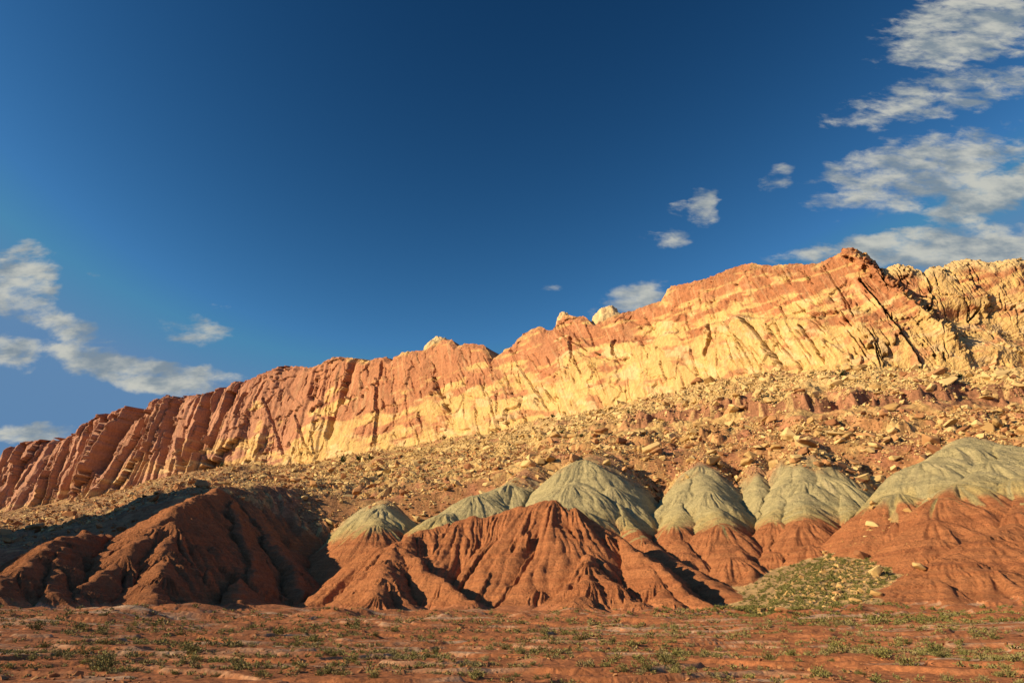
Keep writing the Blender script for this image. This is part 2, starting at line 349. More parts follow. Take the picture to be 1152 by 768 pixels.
ril = (2.7*vee(perlin(ba/9, bd/45, 91))*sstep(bd, 1, 14) + 1.05*vee(perlin(ba/3.3+.6*perlin(x/9, y/9, 5), bd/30, 93))*sstep(bd, .5, 8)
       + .62*vee(perlin(ba/1.3, bd/18, 97), 1.4)*sstep(bd, .3, 3.5))
hb = best + 1.3*fbm(x/5.5, y/5.5, 3, 95)*np.exp(-bd/6)*np.where(isg, .4, 1) - amp*ril*1.15 + .25*fbm(x/2.2, y/2.2, 3, 99)
# hard beds stand out as small steps in the red clay
zz = hb/1.6 + .35*fbm(x/14, y/14, 2, 101); fz = zz-np.floor(zz)
hb = hb + np.where(isg, .08, .55)*(sstep(fz, 0, .35)-fz)*sstep(fbm(x/12, y/12, 2, 103), -.25, .2)
A0 = H[sub].copy()
kk = 1.2+2.2*(1-sstep(Dg[sub], 135, 175)); hh = np.clip(.5+.5*(hb-A0)/kk, 0, 1)
H[sub] = A0+(hb-A0)*hh + kk*hh*(1-hh)
HID = np.full(Dg.shape, -1, np.int16); HID[sub] = np.where(hb > A0+.05, bid, -1)

# ---- colour of the ground by bed and by cover (left hills and left rubble also darkened to stand in for shade)
red = np.array([.45, .180, .078]); redd = np.array([.35, .125, .055]); green = np.array([.45, .375, .20]); greeny = np.array([.46, .35, .15])
purp = np.array([.28, .14, .10]); tanr = np.array([.55, .36, .145]); tanb = np.array([.40, .20, .09]); plc = np.array([.385, .145, .062]); pale = np.array([.52, .36, .24])
zr = H-CAMZ
def mix3(a, b, t): return a*(1-t[..., None])+b*t[..., None]
C = np.zeros(Dg.shape+(3,))
n4 = fbm(GX/30, GY/30, 3, 111)
beds = fbm(GX/60, zr*.9, 3, 113)
isg_full = np.array([n.startswith('green') for n in names]+[False])[HID]
cr = mix3(np.broadcast_to(red, C.shape), redd, sstep(beds, -.25, .45)*.7)
RB = np.zeros(Dg.shape); RB[sub] = perlin(ba/3.1, bd/14, 151)*2.3+perlin(ba/1.2, bd/6, 153)*.8
RB[sub] -= 5*sstep(perlin(ba/2.4, bd/70, 157), .22, .5)
bz = 31 + 1.8*n4 + .9*n_mid + RB
tg = sstep(zr, bz-1.3, bz+1.3)*np.where(isg_full, 1, 0)
cg = mix3(np.broadcast_to(greeny, C.shape), green, sstep(zr, bz+1, bz+9+3*n_big))
cg = mix3(cg, np.array([.50, .41, .24]), sstep(RB, .3, 1.6)*.5)
cg = mix3(cg, np.array([.42, .24, .12]), sstep(zr, bz+3, bz+2)*sstep(n_mid, -.1, .3)*.5)
cg = mix3(cg, np.broadcast_to(np.array([.32, .285, .16]), C.shape), sstep(beds, .1, .5)*.5)
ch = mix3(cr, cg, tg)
ch = mix3(ch, np.array([.32, .13, .06]), np.array([n.endswith('_left') and not n.startswith('green') for n in names]+[False])[HID]*.6)  # left hills browner, and darkened to stand in for deep flank shade
ch = mix3(ch, purp, isg_full*sstep(zr, 58+2*n4, 61+2*n4)*.6*sstep(PC, 730, 760))
plm = mix3(np.broadcast_to(plc, C.shape), pale, sstep(fbm(GX/20, GY/3.5, 3, 121), .18, .38)*.75*sstep(tf, .0, .2))
plm = mix3(plm, pale, (sstep(tf, .02, .10)*(1-sstep(tf, .12, .25)))*sstep(n_mid, -.1, .3)*.6)
streak = np.exp(-((Dg-55-5*fbm(PC/90, Dg*0, 2, 131))/2.6)**2)*(1-sstep(PC, 300, 380)) + np.exp(-((Dg-112-5*fbm(PC/60, Dg*0, 2, 133))/3.)**2)*sstep(PC, 90, 130)*(1-sstep(PC, 210, 260))
plm = mix3(plm, pale, np.clip(streak, 0, 1)*sstep(n_mid+.5*n_sm, -.35, .05)*.85)
tal = mix3(np.broadcast_to(tanb, C.shape), tanr, sstep(n_mid+.8*n_big+ (Dg-330)/160, -.3, .5))
tal = mix3(tal, np.array([.56, .38, .18]), sstep((TANC-tl), .0, .03)*.75*sstep(PC, 250, 500))
tal = mix3(tal, np.array([.42, .17, .10]), sstep(fbm(GX/16, GY/22, 3, 127), .02, .3)*.65)
tal = mix3(tal, np.array([.30, .17, .10]), (1-sstep(PC, 180, 460))*.75)  # left rubble red-brown, plus dimness of the left side painted into the colour
tal = mix3(tal, np.array([.33, .155, .085]), ledge_mask)
tal = tal*(1+(blk2-.5)*.55*blkm)[..., None]; tal = mix3(tal, np.array([.60, .42, .18]), (blk > .6)*(blk2 > .45)*blkm*.6)
low = sstep(Dg, 128, 150)
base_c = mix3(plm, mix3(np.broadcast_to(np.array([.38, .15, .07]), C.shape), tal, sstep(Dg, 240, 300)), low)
# the vegetated debris fan
fanpx = np.exp(-((PC-(975-(190-Dg)*1.3))/62.)**2)*sstep(Dg, 112, 132)*(1-sstep(Dg, 205, 225))
fan = FANM*(HID < 0)
base_c = mix3(base_c, np.array([.44, .31, .15]), fan*.8)
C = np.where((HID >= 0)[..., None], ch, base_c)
# talus rubble drapes over the heads of the mounds
dr = sstep(Dg+16*n_mid+12*n_big+5*n_sm, 257, 271)*(HID >= 0); C = mix3(C, tal, dr*.85)

co = np.stack([GX, GY, H], -1).reshape(-1, 3).astype(F); cc = C.reshape(-1, 3).astype(F)
FA = grid_faces(NR, NC); HID = np.where((HID >= 0) & (dr > .5), -1, HID); fid = HID[:-1, :-1]; dF = Dg[:-1, :-1]
hill_info = {
 'dark_left': ('red_hill', 'dark red clay hill at the far left edge with a rough knob on its crest'),
 'big_left': ('red_hill', 'big red clay hill with a sharp front ridge and a deeply shadowed right flank'),
 'centre': ('red_hill', 'bright red fluted clay hill in the middle with several rilled spurs'),
 'red_right': ('red_hill', 'smooth low red clay hill at the right beside the green debris fan'),
 'green_small': ('clay_hill', 'small grey green mound left of the central red hill, half in shadow'),
 'green_low': ('clay_hill', 'long low grey green ridge behind the left end of the central red hill'),
 'green_broad': ('clay_hill', 'broad grey green dome rising behind the central red hill'),
 'green_left': ('clay_hill', 'grey green mound with red foot just right of the central red hill'),
 'green_narrow': ('clay_hill', 'narrow grey green rib squeezed between two larger mounds'),
 'green_middle': ('clay_hill', 'tallest grey green mound with purple cap and steep red foot'),
 'green_right': ('clay_hill', 'wide grey green slope over red clay at the right edge')}
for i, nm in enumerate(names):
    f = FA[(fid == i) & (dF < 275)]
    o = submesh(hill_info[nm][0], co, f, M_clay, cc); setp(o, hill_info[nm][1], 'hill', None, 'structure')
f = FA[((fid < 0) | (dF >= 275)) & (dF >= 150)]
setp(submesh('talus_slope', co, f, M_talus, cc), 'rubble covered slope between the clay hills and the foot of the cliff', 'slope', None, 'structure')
f = FA[(fid < 0) & (dF < 150)]
setp(submesh('ground', co, f, M_plain, cc), 'red desert floor with low swells and scattered shrubs', 'ground', None, 'structure')
# far-reaching floor beneath and behind
N_ = 120; ax = np.sign(np.linspace(-1, 1, N_))*np.abs(np.linspace(-1, 1, N_))**2.2*9000
XX, YY = np.meshgrid(ax, ax); ZZ = -.6 + 1.5*fbm(XX/300, YY/300, 3, 5)*sstep(np.hypot(XX, YY), 200, 900)
setp(mesh_np('terrain', np.stack([XX, YY, ZZ], -1).reshape(-1, 3), grid_faces(N_, N_).reshape(-1, 4), M_plain, np.tile(plc, (N_*N_, 1))), 'flat desert reaching to the horizon', 'ground', None, 'structure')

# ---- sampler and visibility on the relief
TE = (H-CAMZ)/Dg; VIS = TE >= np.maximum.accumulate(TE, 0)-.004
def row_of(a, d):
    j = int(round((a-az[0])/(az[1]-az[0]))); j = min(max(j, 1), NC-2)
    i = int(np.searchsorted(Dg[:, j], d)); return min(max(i, 1), NR-2), j
def height(a, d):
    i, j = row_of(a, d); t = (d-Dg[i-1, j])/(Dg[i, j]-Dg[i-1, j]); return lerp(H[i-1, j], H[i, j], min(max(t, 0), 1)), VIS[i, j]
def to_px(p):
    x_, y_, z_ = p[0], p[1], p[2]-CAMZ; f = y_*cP+z_*sP; u = -y_*sP+z_*cP
    return 576+FOC*x_/f, 384-FOC*u/f

# ------------------------------------------------------------------ cliff
TOP = [(-200, 545), (0, 516), (12, 503), (25, 497), (45, 494), (70, 491), (85, 484), (95, 477), (112, 468), (128, 460), (140, 456), (150, 458), (168, 449), (185, 444), (198, 446), (215, 443), (238, 441),
       (258, 431), (275, 427), (295, 419), (318, 411), (332, 411), (345, 413), (362, 405), (378, 401), (395, 402), (408, 406), (420, 402), (430, 401), (436, 405), (445, 399), (458, 395), (472, 394), (482, 387), (495, 382), (506, 382),
       (512, 389), (520, 386), (533, 387), (541, 388), (546, 396), (550, 405), (556, 400), (566, 392), (574, 388), (582, 378), (592, 371), (603, 367), (612, 371), (620, 371), (624, 361), (632, 354), (642, 355), (655, 356), (662, 362), (666, 366),
       (672, 362), (690, 354), (705, 349), (725, 342), (738, 338), (744, 328), (752, 322), (768, 319), (785, 315), (800, 310), (815, 303), (830, 298), (845, 296), (856, 299), (868, 299), (885, 297), (905, 298), (920, 295), (935, 288), (948, 280), (957, 278),
       (964, 280), (968, 284), (974, 283), (980, 290), (986, 292), (992, 300), (1000, 300), (1010, 296), (1022, 294), (1035, 297), (1044, 301), (1048, 304), (1056, 297), (1075, 295), (1090, 288), (1104, 286), (1125, 291), (1152, 288), (1350, 262)]
NU = 2300; NV = 300
pu = np.linspace(-130, 1290, NU)
Db = smooth_interp(pu, DB, 40); pb = smooth_interp(pu, BASE, 20)
rough = 1.2*perlin(pu/7, pu*0, 201)+.9*perlin(pu/2.7, pu*0, 203)
ptop = interp(pu, TOP)+rough
tb = rays(pu, pb)[2]; a_, b_, tp = rays(pu, ptop)
zb = tb*Db + CAMZ
hgt = (tp-tb)*Db*1.08
Dt = Db + hgt*.42
zt = tp*Dt + CAMZ
BX, BY = a_*Db, b_*Db
ab, bb, _ = rays(pu, pb); BX, BY = ab*Db, bb*Db; TX, TY = a_*Dt, b_*Dt
tx = np.gradient(BX, pu); ty = np.gradient(BY, pu); tl_ = np.hypot(tx, ty); tx /= tl_; ty /= tl_
ker = np.ones(160)/160
tx = np.convolve(np.pad(tx, 80, 'edge'), ker, 'same')[80:-80]; ty = np.convolve(np.pad(ty, 80, 'edge'), ker, 'same')[80:-80]
nx, ny = ty, -tx; sgn = np.sign(-(nx*BX+ny*BY)); nx *= sgn; ny *= sgn     # faces the valley
v = np.linspace(-.12, 1, NV)
UU, VV = np.meshgrid(pu, v); VC = np.clip(VV, 0, 1)
PYm = lerp(pb[None], ptop[None], VV)                            # nominal row, used as sculpting coordinate
BEN = [(560, .98), (640, .80), (700, .66), (760, .55), (850, .50), (930, .46), (1100, .45), (1300, .5)]
vb = interp(pu, BEN)[None] + .04*fbm(UU/40, UU*0, 3, 205)
bw = sstep(UU, 600, 720)*(1-.65*sstep(UU, 900, 1000))
prof = VV - bw*.13*(sstep(VC, vb-.10, vb-.01)*-1 + VC*1.0)*0
setb = bw*.16*(sstep(VV, vb-.03, vb+.03)-VC)                    # a bench sets the upper wall back
hm = hgt[None]
lean = interp(pu, [(-150, .50), (100, .48), (250, .38), (380, .32), (425, .04), (520, -.25), (620, -.5), (760, -.25), (850, -.6), (1000, -.78), (1150, -.6)])[None]
SU = UU - lean*(0-(PYm-450))*-1*-1                               # coordinate constant along the local joint direction
SU = UU + lean*(PYm-450)
lf = 1-sstep(UU, 230, 330)
D_ = np.zeros_like(UU)
# joints: rounded ribs between deep clefts, stronger on the far left wall
wps = SU + 2.5*fbm(UU/30, PYm/60, 3, 207)
ribs = np.abs(perlin(wps/17, PYm/400, 211)); ribs2 = np.abs(perlin(wps/6.5, PYm/160, 213)); ribs3 = np.abs(perlin(wps/2.6, PYm/60, 215))
def fins(per, am, sd, var=.7):
    """joint-bounded fins: each face swings out to the right and breaks off sharply"""
    q = wps/per + .9*perlin(wps/(per*2.6), PYm/260, sd) + .03*perlin(UU/5, PYm/9, sd+1)
    c = np.floor(q).astype(np.int32); fr = q-c; g_ = np.random.default_rng(sd).random(256); a_v = (1-var+var*g_[c & 255])
    hgt_ = sstep(perlin(c*7.3, PYm/110, sd+2), -.5, .1)*.6+.4
    return am*a_v*hgt_*(fr*(1-sstep(fr, .90, 1.0)) - .4)
lfw = 1-sstep(UU, 265, 420)
D_ += lf*(fins(24, 15, 211, 1.)+fins(9.5, 4.5, 213, 1.))+ (lfw-lf)*fins(24, 8, 215)
mf = 1-lf
gate = sstep(fbm(UU/30, PYm/22, 2, 218), .0, .35)
D_ += mf*(8*fbm(wps/80, PYm/150, 3, 217) + gate*.9*(np.minimum(ribs2*5, 1)-.8))
def slabs(sx_, sy_, am, sd, tilt=1., gro=.08):
    """angular joint blocks: every cell stands at its own depth with its own tilt, edges are sharp steps"""
    q = wps/sx_+.18*fbm(UU/9, PYm/9, 2, sd); w_ = PYm/sy_ + .25*UU/sy_+.18*fbm(UU/9, PYm/9, 2, sd+1)
    f1, f2, ci, ox, oy = worley(q, w_, sd, True); g_ = np.random.default_rng(sd)
    hv = g_.random(256)[ci]; tx_ = g_.random(256)[ci]-.5; ty_ = g_.random(256)[ci]-.5
    return am*((hv-.5) + tilt*(tx_*ox*1.5+ty_*oy*1.2))- am*gro*(1-sstep(f2-f1, 0, .05))
D_ += lf*(slabs(23, 60, 10, 221)+slabs(8, 34, 1.6, 223))
D_ += mf*(slabs(62, 70, 4.5, 227, 1.4)+slabs(27, 32, 2.2, 229)+slabs(11, 15, .55, 231)*(.3+gate))
# thin sloping beds
bedc = PYm+.32*UU + 3*fbm(UU/60, PYm/60, 2, 239)
D_ += .55*(np.minimum(np.abs(perlin(bedc/5.5, UU/240, 241))*3, 1)-.7)*sstep(fbm(UU/50, PYm/30, 2, 243), -.1, .3)*(.1+.9*mf)
D_ += .5*fbm(UU/6, PYm/6, 4, 245)+ .3*fbm(UU/1.6, PYm/1.6, 2, 249)
# broken crest
D_ += sstep(VV, .88, 1)*3.0*(fbm(UU/6, PYm/5, 3, 251)) - 1.5*sstep(VV, .93, 1.)
# named clefts (px, py) with half widths in px and depth in m
CR = [([(397, 402), (390, 432), (378, 470), (371, 494)], 3.4, 16), ([(429, 403), (425, 440), (422, 498)], 1.3, 12), ([(488, 428), (493, 446), (506, 466)], 2.0, 9),
 ([(799, 372), (798, 386), (790, 402)], 2.8, 12), ([(838, 366), (850, 376), (868, 400), (886, 424)], 1.6, 10), ([(966, 318), (985, 340), (1006, 368), (1024, 392), (1036, 410)], 1.9, 17),
 ([(572, 388), (583, 416), (600, 442), (616, 462)], 1.0, 7), ([(642, 384), (643, 410)], 2.0, 10), ([(692, 386), (688, 402)], 2.2, 9), ([(773, 398), (780, 424)], 1.2, 8),
 ([(744, 412), (748, 430)], 1.0, 7), ([(902, 372), (916, 392), (928, 410)], 1.4, 9), ([(1016, 338), (1040, 360), (1070, 384)], 1.6, 9), ([(1086, 392), (1094, 412)], 1.3, 8),
 ([(924, 300), (942, 330), (962, 362)], .9, 6), ([(880, 350), (893, 378), (912, 404)], .9, 7), ([(985, 392), (990, 412)], 1.2, 7),([(549, 404), (556, 430)], .9, 5),
 ([(660, 366), (668, 392)], 1., 7), ([(560, 440), (562, 468)], .9, 6), ([(541, 430), (548, 448)], .9, 6), ([(617, 352), (630, 380), (660, 398)], .8, 5),
 ([(152, 458), (140, 486), (116, 530)], 4.0, 16), ([(178, 450), (166, 486), (152, 520)], 1.6, 10), ([(202, 446), (190, 480), (176, 520)], 2.6, 13), ([(224, 446), (214, 478), (204, 522)], 2.0, 12),
 ([(240, 444), (228, 484), (208, 528)], 3.2, 15), ([(262, 444), (254, 470), (240, 505)], 2.2, 12), ([(104, 478), (86, 520), (74, 545)], 2., 10), ([(64, 498), (42, 545)], 2.2, 10), ([(128, 468), (100, 530)], 1.8, 10),
 ([(80, 494), (58, 548)], 1.5, 9), ([(30, 502), (8, 556)], 2.2, 10), ([(300, 452), (306, 486), (314, 512)], 1.3, 7), ([(330, 470), (340, 500), (356, 514)], 1.3, 7), ([(352, 478), (358, 512)], 1.2, 7),
 ([(283, 440), (270, 470)], 1.2, 7), ([(300, 432), (290, 456)], 1., 6), ([(1108, 345), (1100, 358)], 2.0, 7), ([(1048, 305), (1054, 330), (1050, 348)], 1.3, 8), ([(865,372),(880,395),(900,415)],1.,6)]
CK = np.zeros_like(D_)
wu = 1.6*fbm(UU/7, PYm/7, 3, 261); wv_ = 1.4*fbm(UU/7, PYm/7, 3, 265)
for pts, wdt, dep in CR:
    wdt *= .72 if pts[0][0] > 290 else 1.15; dep *= 1.5
    pts = np.array(pts, float); c0 = np.searchsorted(pu, pts[:, 0].min()-22); c1 = np.searchsorted(pu, pts[:, 0].max()+22)
    sl_ = (slice(None), slice(c0, c1)); bx = UU[sl_]+wu[sl_]; by = PYm[sl_]+wv_[sl_]; dm = np.full(bx.shape, 99.)
    side = np.zeros(bx.shape)
    for i in range(len(pts)-1):
        a, b = pts[i], pts[i+1]; L2 = ((b-a)**2).sum(); t = np.clip(((bx-a[0])*(b[0]-a[0])+(by-a[1])*(b[1]-a[1]))/L2, 0, 1)
        qx = bx-(a[0]+t*(b[0]-a[0])); dd = np.hypot(qx, by-(a[1]+t*(b[1]-a[1]))); m = dd < dm; dm = np.where(m, dd, dm); side = np.where(m, np.sign(qx), side)
    k = np.exp(-(dm/(wdt*.85))**4)
    CK[sl_] = np.maximum(CK[sl_], k*dep)
    # the slab on the left of a cleft stands proud of the one on the right
    D_[sl_] += np.where(side < 0, 1, -.3)*dep*.13*np.exp(-np.abs(dm)/(wdt*3))
D_ -= CK
# random short joints
rr_ = np.random.default_rng(44)
for _ in range(400):
    cx = rr_.uniform(0, 1152); j = int(np.interp(cx, pu, np.arange(NU))); vv = rr_.uniform(.03, .93); cy = lerp(pb[j], ptop[j], vv); L = rr_.uniform(3, 15)
    le = lean[0, j]+rr_.normal(0, .25); wdt = rr_.uniform(.5, .95); dep = rr_.uniform(4, 10)
    c0 = np.searchsorted(pu, cx-16); c1 = np.searchsorted(pu, cx+16); sl_ = (slice(None), slice(c0, c1))
    bx = UU[sl_]+wu[sl_]-cx; by = PYm[sl_]+wv_[sl_]*1.3-cy; ex, ey = -le, 1.; q = math.hypot(ex, ey); ex /= q; ey /= q
    t = np.clip(bx*ex+by*ey, -L, L); dd = np.hypot(bx-t*ex, by-t*ey); D_[sl_] -= dep*np.exp(-(dd/(wdt*.8*np.clip(1.15-np.abs(t)/L, .15, 1)))**4)
# the prow: right of it the wall stands far back
edge = interp(PYm.ravel(), [(270, 962), (285, 966), (300, 984), (320, 1006), (345, 1030), (370, 1058), (400, 1090), (420, 1110)]).reshape(PYm.shape)
ew = edge + 5*fbm(UU/9, PYm/6, 3, 271)
hi = 1-sstep(PYm, 372, 402)
D_ -= hi*9*sstep(UU, ew-1.5, ew+3) *(1-.25*sstep(UU, ew+25, ew+110))
D_ += hi*6*np.exp(-((UU-ew+9)/10.)**2)
D_ += hi*7*np.exp(-((UU-ew-1)/5.)**2)*fbm(UU/4, PYm/4, 2, 275)*2
# alcove on the far right
D_ -= 7*np.exp(-((UU-1090)/26.)**2-((PYm-352)/10.)**2)
D_ *= np.clip(hgt[None]/60, .5, 1.15)*np.clip(Db[None]/650, .9, 1.7)
prX = lerp(BX[None], TX[None], VV+setb); prY = lerp(BY[None], TY[None], VV+setb)
# belly at the top rounds off
bev = sstep(VV, .93, 1)**2*3
CXX = prX + nx[None]*(D_-bev); CYY = prY + ny[None]*(D_-bev)
zt2 = zt[None]
CZ = lerp(zb[None], zt2, VV)
# keep the crest at its height when relief moves it nearer or farther
dist0 = np.hypot(prX, prY); dist1 = np.hypot(CXX, CYY); CZ = lerp(CZ, (CZ-CAMZ)*dist1/dist0+CAMZ, sstep(VV, .6, 1)*.9)
CZ += .5*fbm(UU/3, PYm/3, 2, 279)
# plateau behind the crest
KB = 14; bk = np.linspace(0, 1, KB+1)[1:]**1.4*110
capX = CXX[-1][None]-nx[None]*bk[:, None]; capY = CYY[-1][None]-ny[None]*bk[:, None]
capZ = CZ[-1][None] - bk[:, None]*.10 + 1.2*fbm(capX/8, capY/8, 3, 281)*sstep(bk, 0, 15)[:, None] - 1
allX = np.concatenate([CXX, capX]); allY = np.concatenate([CYY, capY]); allZ = np.concatenate([CZ, capZ])
# colour: salmon above, yellow and cream below, in mottled tongues
pink = np.array([.46, .205, .105]); dpink = np.array([.38, .15, .078]); yel = np.array([.64, .42, .165]); cream = np.array([.67, .47, .25]); mauve = np.array([.43, .24, .175])
YB = [(-150, .12), (60, .15), (150, .08), (250, .16), (300, .28), (350, .32), (385, .45), (410, .2), (470, .30), (540, .55), (600, .55), (640, .5), (700, .62), (760, .66), (850, .62), (900, .60), (960, .45), (1000, .42), (1060, .8), (1150, .88)]
yb = interp(pu, YB)[None]
ny_ = fbm((UU+.4*PYm)/38, (PYm+.25*UU)/13, 4, 291)
ny2 = fbm(SU/9, PYm/40, 3, 295)
ye = 1-sstep(VC + .85*ny_ + .14*ny2, yb-.09, yb+.13)
K = mix3(np.broadcast_to(pink, UU.shape+(3,)), dpink, sstep(fbm(SU/14, PYm/28, 3, 297), -.1, .5)*.6)
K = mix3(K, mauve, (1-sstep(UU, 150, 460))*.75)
K = mix3(K, np.array([.40, .165, .075]), sstep(UU, 600, 760)*(1-ye)*.8)
K = mix3(K, yel, ye*(.35+.6*sstep(UU, 180, 330)))
K = mix3(K, yel, sstep(VV+.05*ny2, .93, 1.)*sstep(fbm(UU/26, UU*0, 2, 301), -.05, .25)*.8*sstep(UU, 330, 380))
K = mix3(K, pink, sstep(fbm((UU+.5*PYm)/34, PYm/17, 4, 331), .16, .34)*sstep(UU, 380, 470)*.8)
K = mix3(K, dpink, sstep(fbm(SU/4, PYm/46, 3, 333), .2, .42)*.35)
K = mix3(K, np.array([.64, .46, .22]), sstep(UU, 985, 1000)*sstep(VV+.03*ny2, .86, .93)*.9)
K = mix3(K, cream, sstep(fbm(UU/28, PYm/12, 3, 303)+ .22*(1-VC), .22, .45)*ye*.75)
K = mix3(K, cream, sstep(fbm(SU/3.2, PYm/60, 2, 307), .15, .45)*.28*sstep(UU, 300, 400))
K = mix3(K, yel, sstep(fbm(UU/45, bedc/7, 3, 309), .22, .42)*.65*sstep(UU, 300, 600))
K = mix3(K, np.array([.40, .24, .13]), sstep(fbm(SU/5, PYm/50, 2, 313), .2, .5)*.3)
K = mix3(K, np.array([.33, .14, .09]), sstep(VV+.05*ny2, .90, .99)*(1-sstep(UU, 300, 350))*.7)
Kc = np.concatenate([K, np.repeat(K[-1:], KB, 0)])
o = mesh_np('cliff', np.stack([allX, allY, allZ], -1).reshape(-1, 3), grid_faces(NV+KB, NU).reshape(-1, 4), M_cliff, Kc.reshape(-1, 3))
setp(o, 'long sunlit sandstone cliff of salmon and yellow rock under the sky', 'cliff', None, 'structure')

# ---- pale domes standing on the plateau behind the crest
def dome(cx, ytop, wpx, hpx, dextra, label, seed, tilt=0, extra=0):
    n1_, n2_ = 90, 44
    D0 = float(np.interp(cx, pu, Dt))+dextra
    c = P(cx, ytop, D0); w = wpx*D0/FOC*1.05; hh_ = hpx*D0/FOC*1.1
    a, b, _ = rays(cx, ytop)
    th = np.linspace(0, 2*np.pi, n1_+1)[:-1]; ph = np.linspace(0, 1, n2_)
    TH, PH = np.meshgrid(th, ph); rad = np.sin(PH*np.pi/2)**.8; up = np.cos(PH*np.pi/2)
    lx = np.cos(TH)*rad; lz = up
    k = 1+.22*fbm(lx*2.2+seed, lz*2.2+np.sin(TH)*rad*1.6, 3, seed)
    xx = c[0]+ (lx*b)*w*k + a*np.sin(TH)*rad*w*.6*k; yy = c[1]- (lx*a)*w*k + b*np.sin(TH)*rad*w*.6*k
    bedz = lz*hh_*k; zz_ = c[2]-hh_*3.4+ (bedz)*3.4 + lx*w*tilt + .5*np.sin(bedz*1.9+2*fbm(lx*2, lz*2, 2, seed+3))
    co_ = np.stack([xx, yy, zz_], -1); ff = grid_faces(n2_, n1_).reshape(-1, 4)
    i = np.arange(n2_*n1_).reshape(n2_, n1_); wrap = np.stack([i[:-1, -1], i[:-1, 0], i[1:, 0], i[1:, -1]], -1)
    colr = mix3(np.broadcast_to(np.array([.68, .50, .26]), co_.shape), np.array([.62, .36, .19]), sstep(fbm(lx*3+seed, lz*5, 3, seed+9), .1, .4)*.6)
    o = mesh_np('sandstone_dome', co_.reshape(-1, 3), np.concatenate([ff, wrap]), M_cliff, colr.reshape(-1, 3)); setp(o, label, 'rock dome', None, 'structure')
dome(684, 346, 20, 9, 26, 'small cream dome peeping over the notched crest in the middle', 3, -.1)
dome(494, 380, 17, 6, 20, 'low cream cap on the crest left of the deep notch', 5, .12)
dome(634, 352, 9, 5, 10, 'tiny cream knob on the twin pinnacle in the middle', 15, .0)

# ------------------------------------------------------------------ added unseen cloud bank behind the camera, placed to dim the sun on the left
def add_shade_cloud():
    import bmesh
    bm = bmesh.new(); bmesh.ops.create_icosphere(bm, subdivisions=4, radius=1)
    me = bpy.data.meshes.new('shade_cloud'); bm.to_mesh(me); bm.free()
    o = bpy.data.objects.new('shade_cloud', me); COL.objects.link(o)
    L = 1500.; te = math.tan(SUN_EL); hx, hy = -math.sin(SUN_AZ), -math.cos(SUN_AZ)
    s0 = 260.
    o.location = (hx*L + hy*s0, hy*L - hx*s0, L*te-74); o.scale = (60, 620, 90)
    o.rotation_euler = (-.02, 0, math.atan2(hy, hx))
    m = bpy.data.materials.new('shade_vapour'); m.use_nodes = True; n = m.node_tree; n.nodes.clear(); g = N(n)
    vo = g.n('ShaderNodeVolumePrincipled', ins={'Color': (.9, .9, .9, 1), 'Density': .0038, 'Anisotropy': .3}); ou = g.n('ShaderNodeOutputMaterial'); n.links.new(vo.outputs[0], ou.inputs['Volume'])
    me.materials.append(m); setp(o, 'thin grey vapour bank added out of view behind the camera to dim the left side', 'shade_cloud', None, 'stuff')
add_shade_cloud()
# ------------------------------------------------------------------ added unseen mesa left of the view, its crest shaped to shade the left mounds
def add_shade_mesa():
    su = np.linspace(50, 470, 150); wv__ = np.linspace(-1, 1, 90); SS, WW = np.meshgrid(su, wv__)
    hx, hy = -math.sin(SUN_AZ), -math.cos(SUN_AZ); te = math.tan(SUN_EL); L = 310.
    edge_ = np.interp(SS, [50, 80, 130, 175, 215, 245, 275, 305, 350, 400, 470], [-70, -28, -14, -3, 8, 21, 42, 54, 58, 20, -70])
    hw = np.interp(SS, [50, 300, 470], [140, 130, 90]); w = WW*hw
    top = L*te + edge_ + 8*fbm(SS/20, SS*0+w/70, 3, 611) + 3*fbm(SS/6, w/9, 3, 613)
    h = top*np.clip(1.12-np.abs(WW)**1.5*1.15-.05*ridged(SS/14, w/40, 3, 617), -.05, 1) + 1.5*fbm(SS/7, w/7, 3, 619)*(np.abs(WW) > .25) - 3
    px__ = hx*(L+w) - (-hy)*SS*1.0; py__ = hy*(L+w) + (-hx)*SS
    cc_ = mix3(np.broadcast_to(red, h.shape+(3,)), redd, sstep(fbm(h/6, SS/90, 3, 621), -.2, .3))
    o = mesh_np('red_hill', np.stack([px__, py__, h], -1).reshape(-1, 3), grid_faces(90, 150).reshape(-1, 4), M_clay, cc_.reshape(-1, 3)); setp(o, 'high red mesa added outside the left edge of the view to shade the left mounds', 'hill', None, 'structure')
add_shade_mesa()

# ------------------------------------------------------------------ boulders
from mathutils import noise as mnoise
import bmesh
def rock_variant(seed, npt=15):
    r = random.Random(seed); bm = bmesh.new()
    sx, sy, sz = r.uniform(.8, 1.3), r.uniform(.6, 1.), r.uniform(.42, .75)
    for _ in range(npt):
        p = Vector((r.uniform(-1, 1), r.uniform(-1, 1), r.uniform(-1, 1))); m_ = max(abs(p.x), abs(p.y), abs(p.z)); p = p/m_*r.uniform(.82, 1)
        bm.verts.new((p.x*sx*.5, p.y*sy*.5, p.z*sz*.5))
    res = bmesh.ops.convex_hull(bm, input=bm.verts)
    junk = [e for e in res['geom_interior'] if isinstance(e, bmesh.types.BMVert)] + [e for e in res['geom_unused'] if isinstance(e, bmesh.types.BMVert)]
    bmesh.ops.delete(bm, geom=list(set(junk)), context='VERTS')
    bmesh.ops.triangulate(bm, faces=bm.faces)
    bm.verts.ensure_lookup_table(); bm.verts.index_update()
    V_ = np.array([v.co[:] for v in bm.verts]); F_ = np.array([[v.index for v in f.verts] for f in bm.faces]); return bm, V_, F_
variants = [rock_variant(s) for s in range(16)]
rock_me = {}
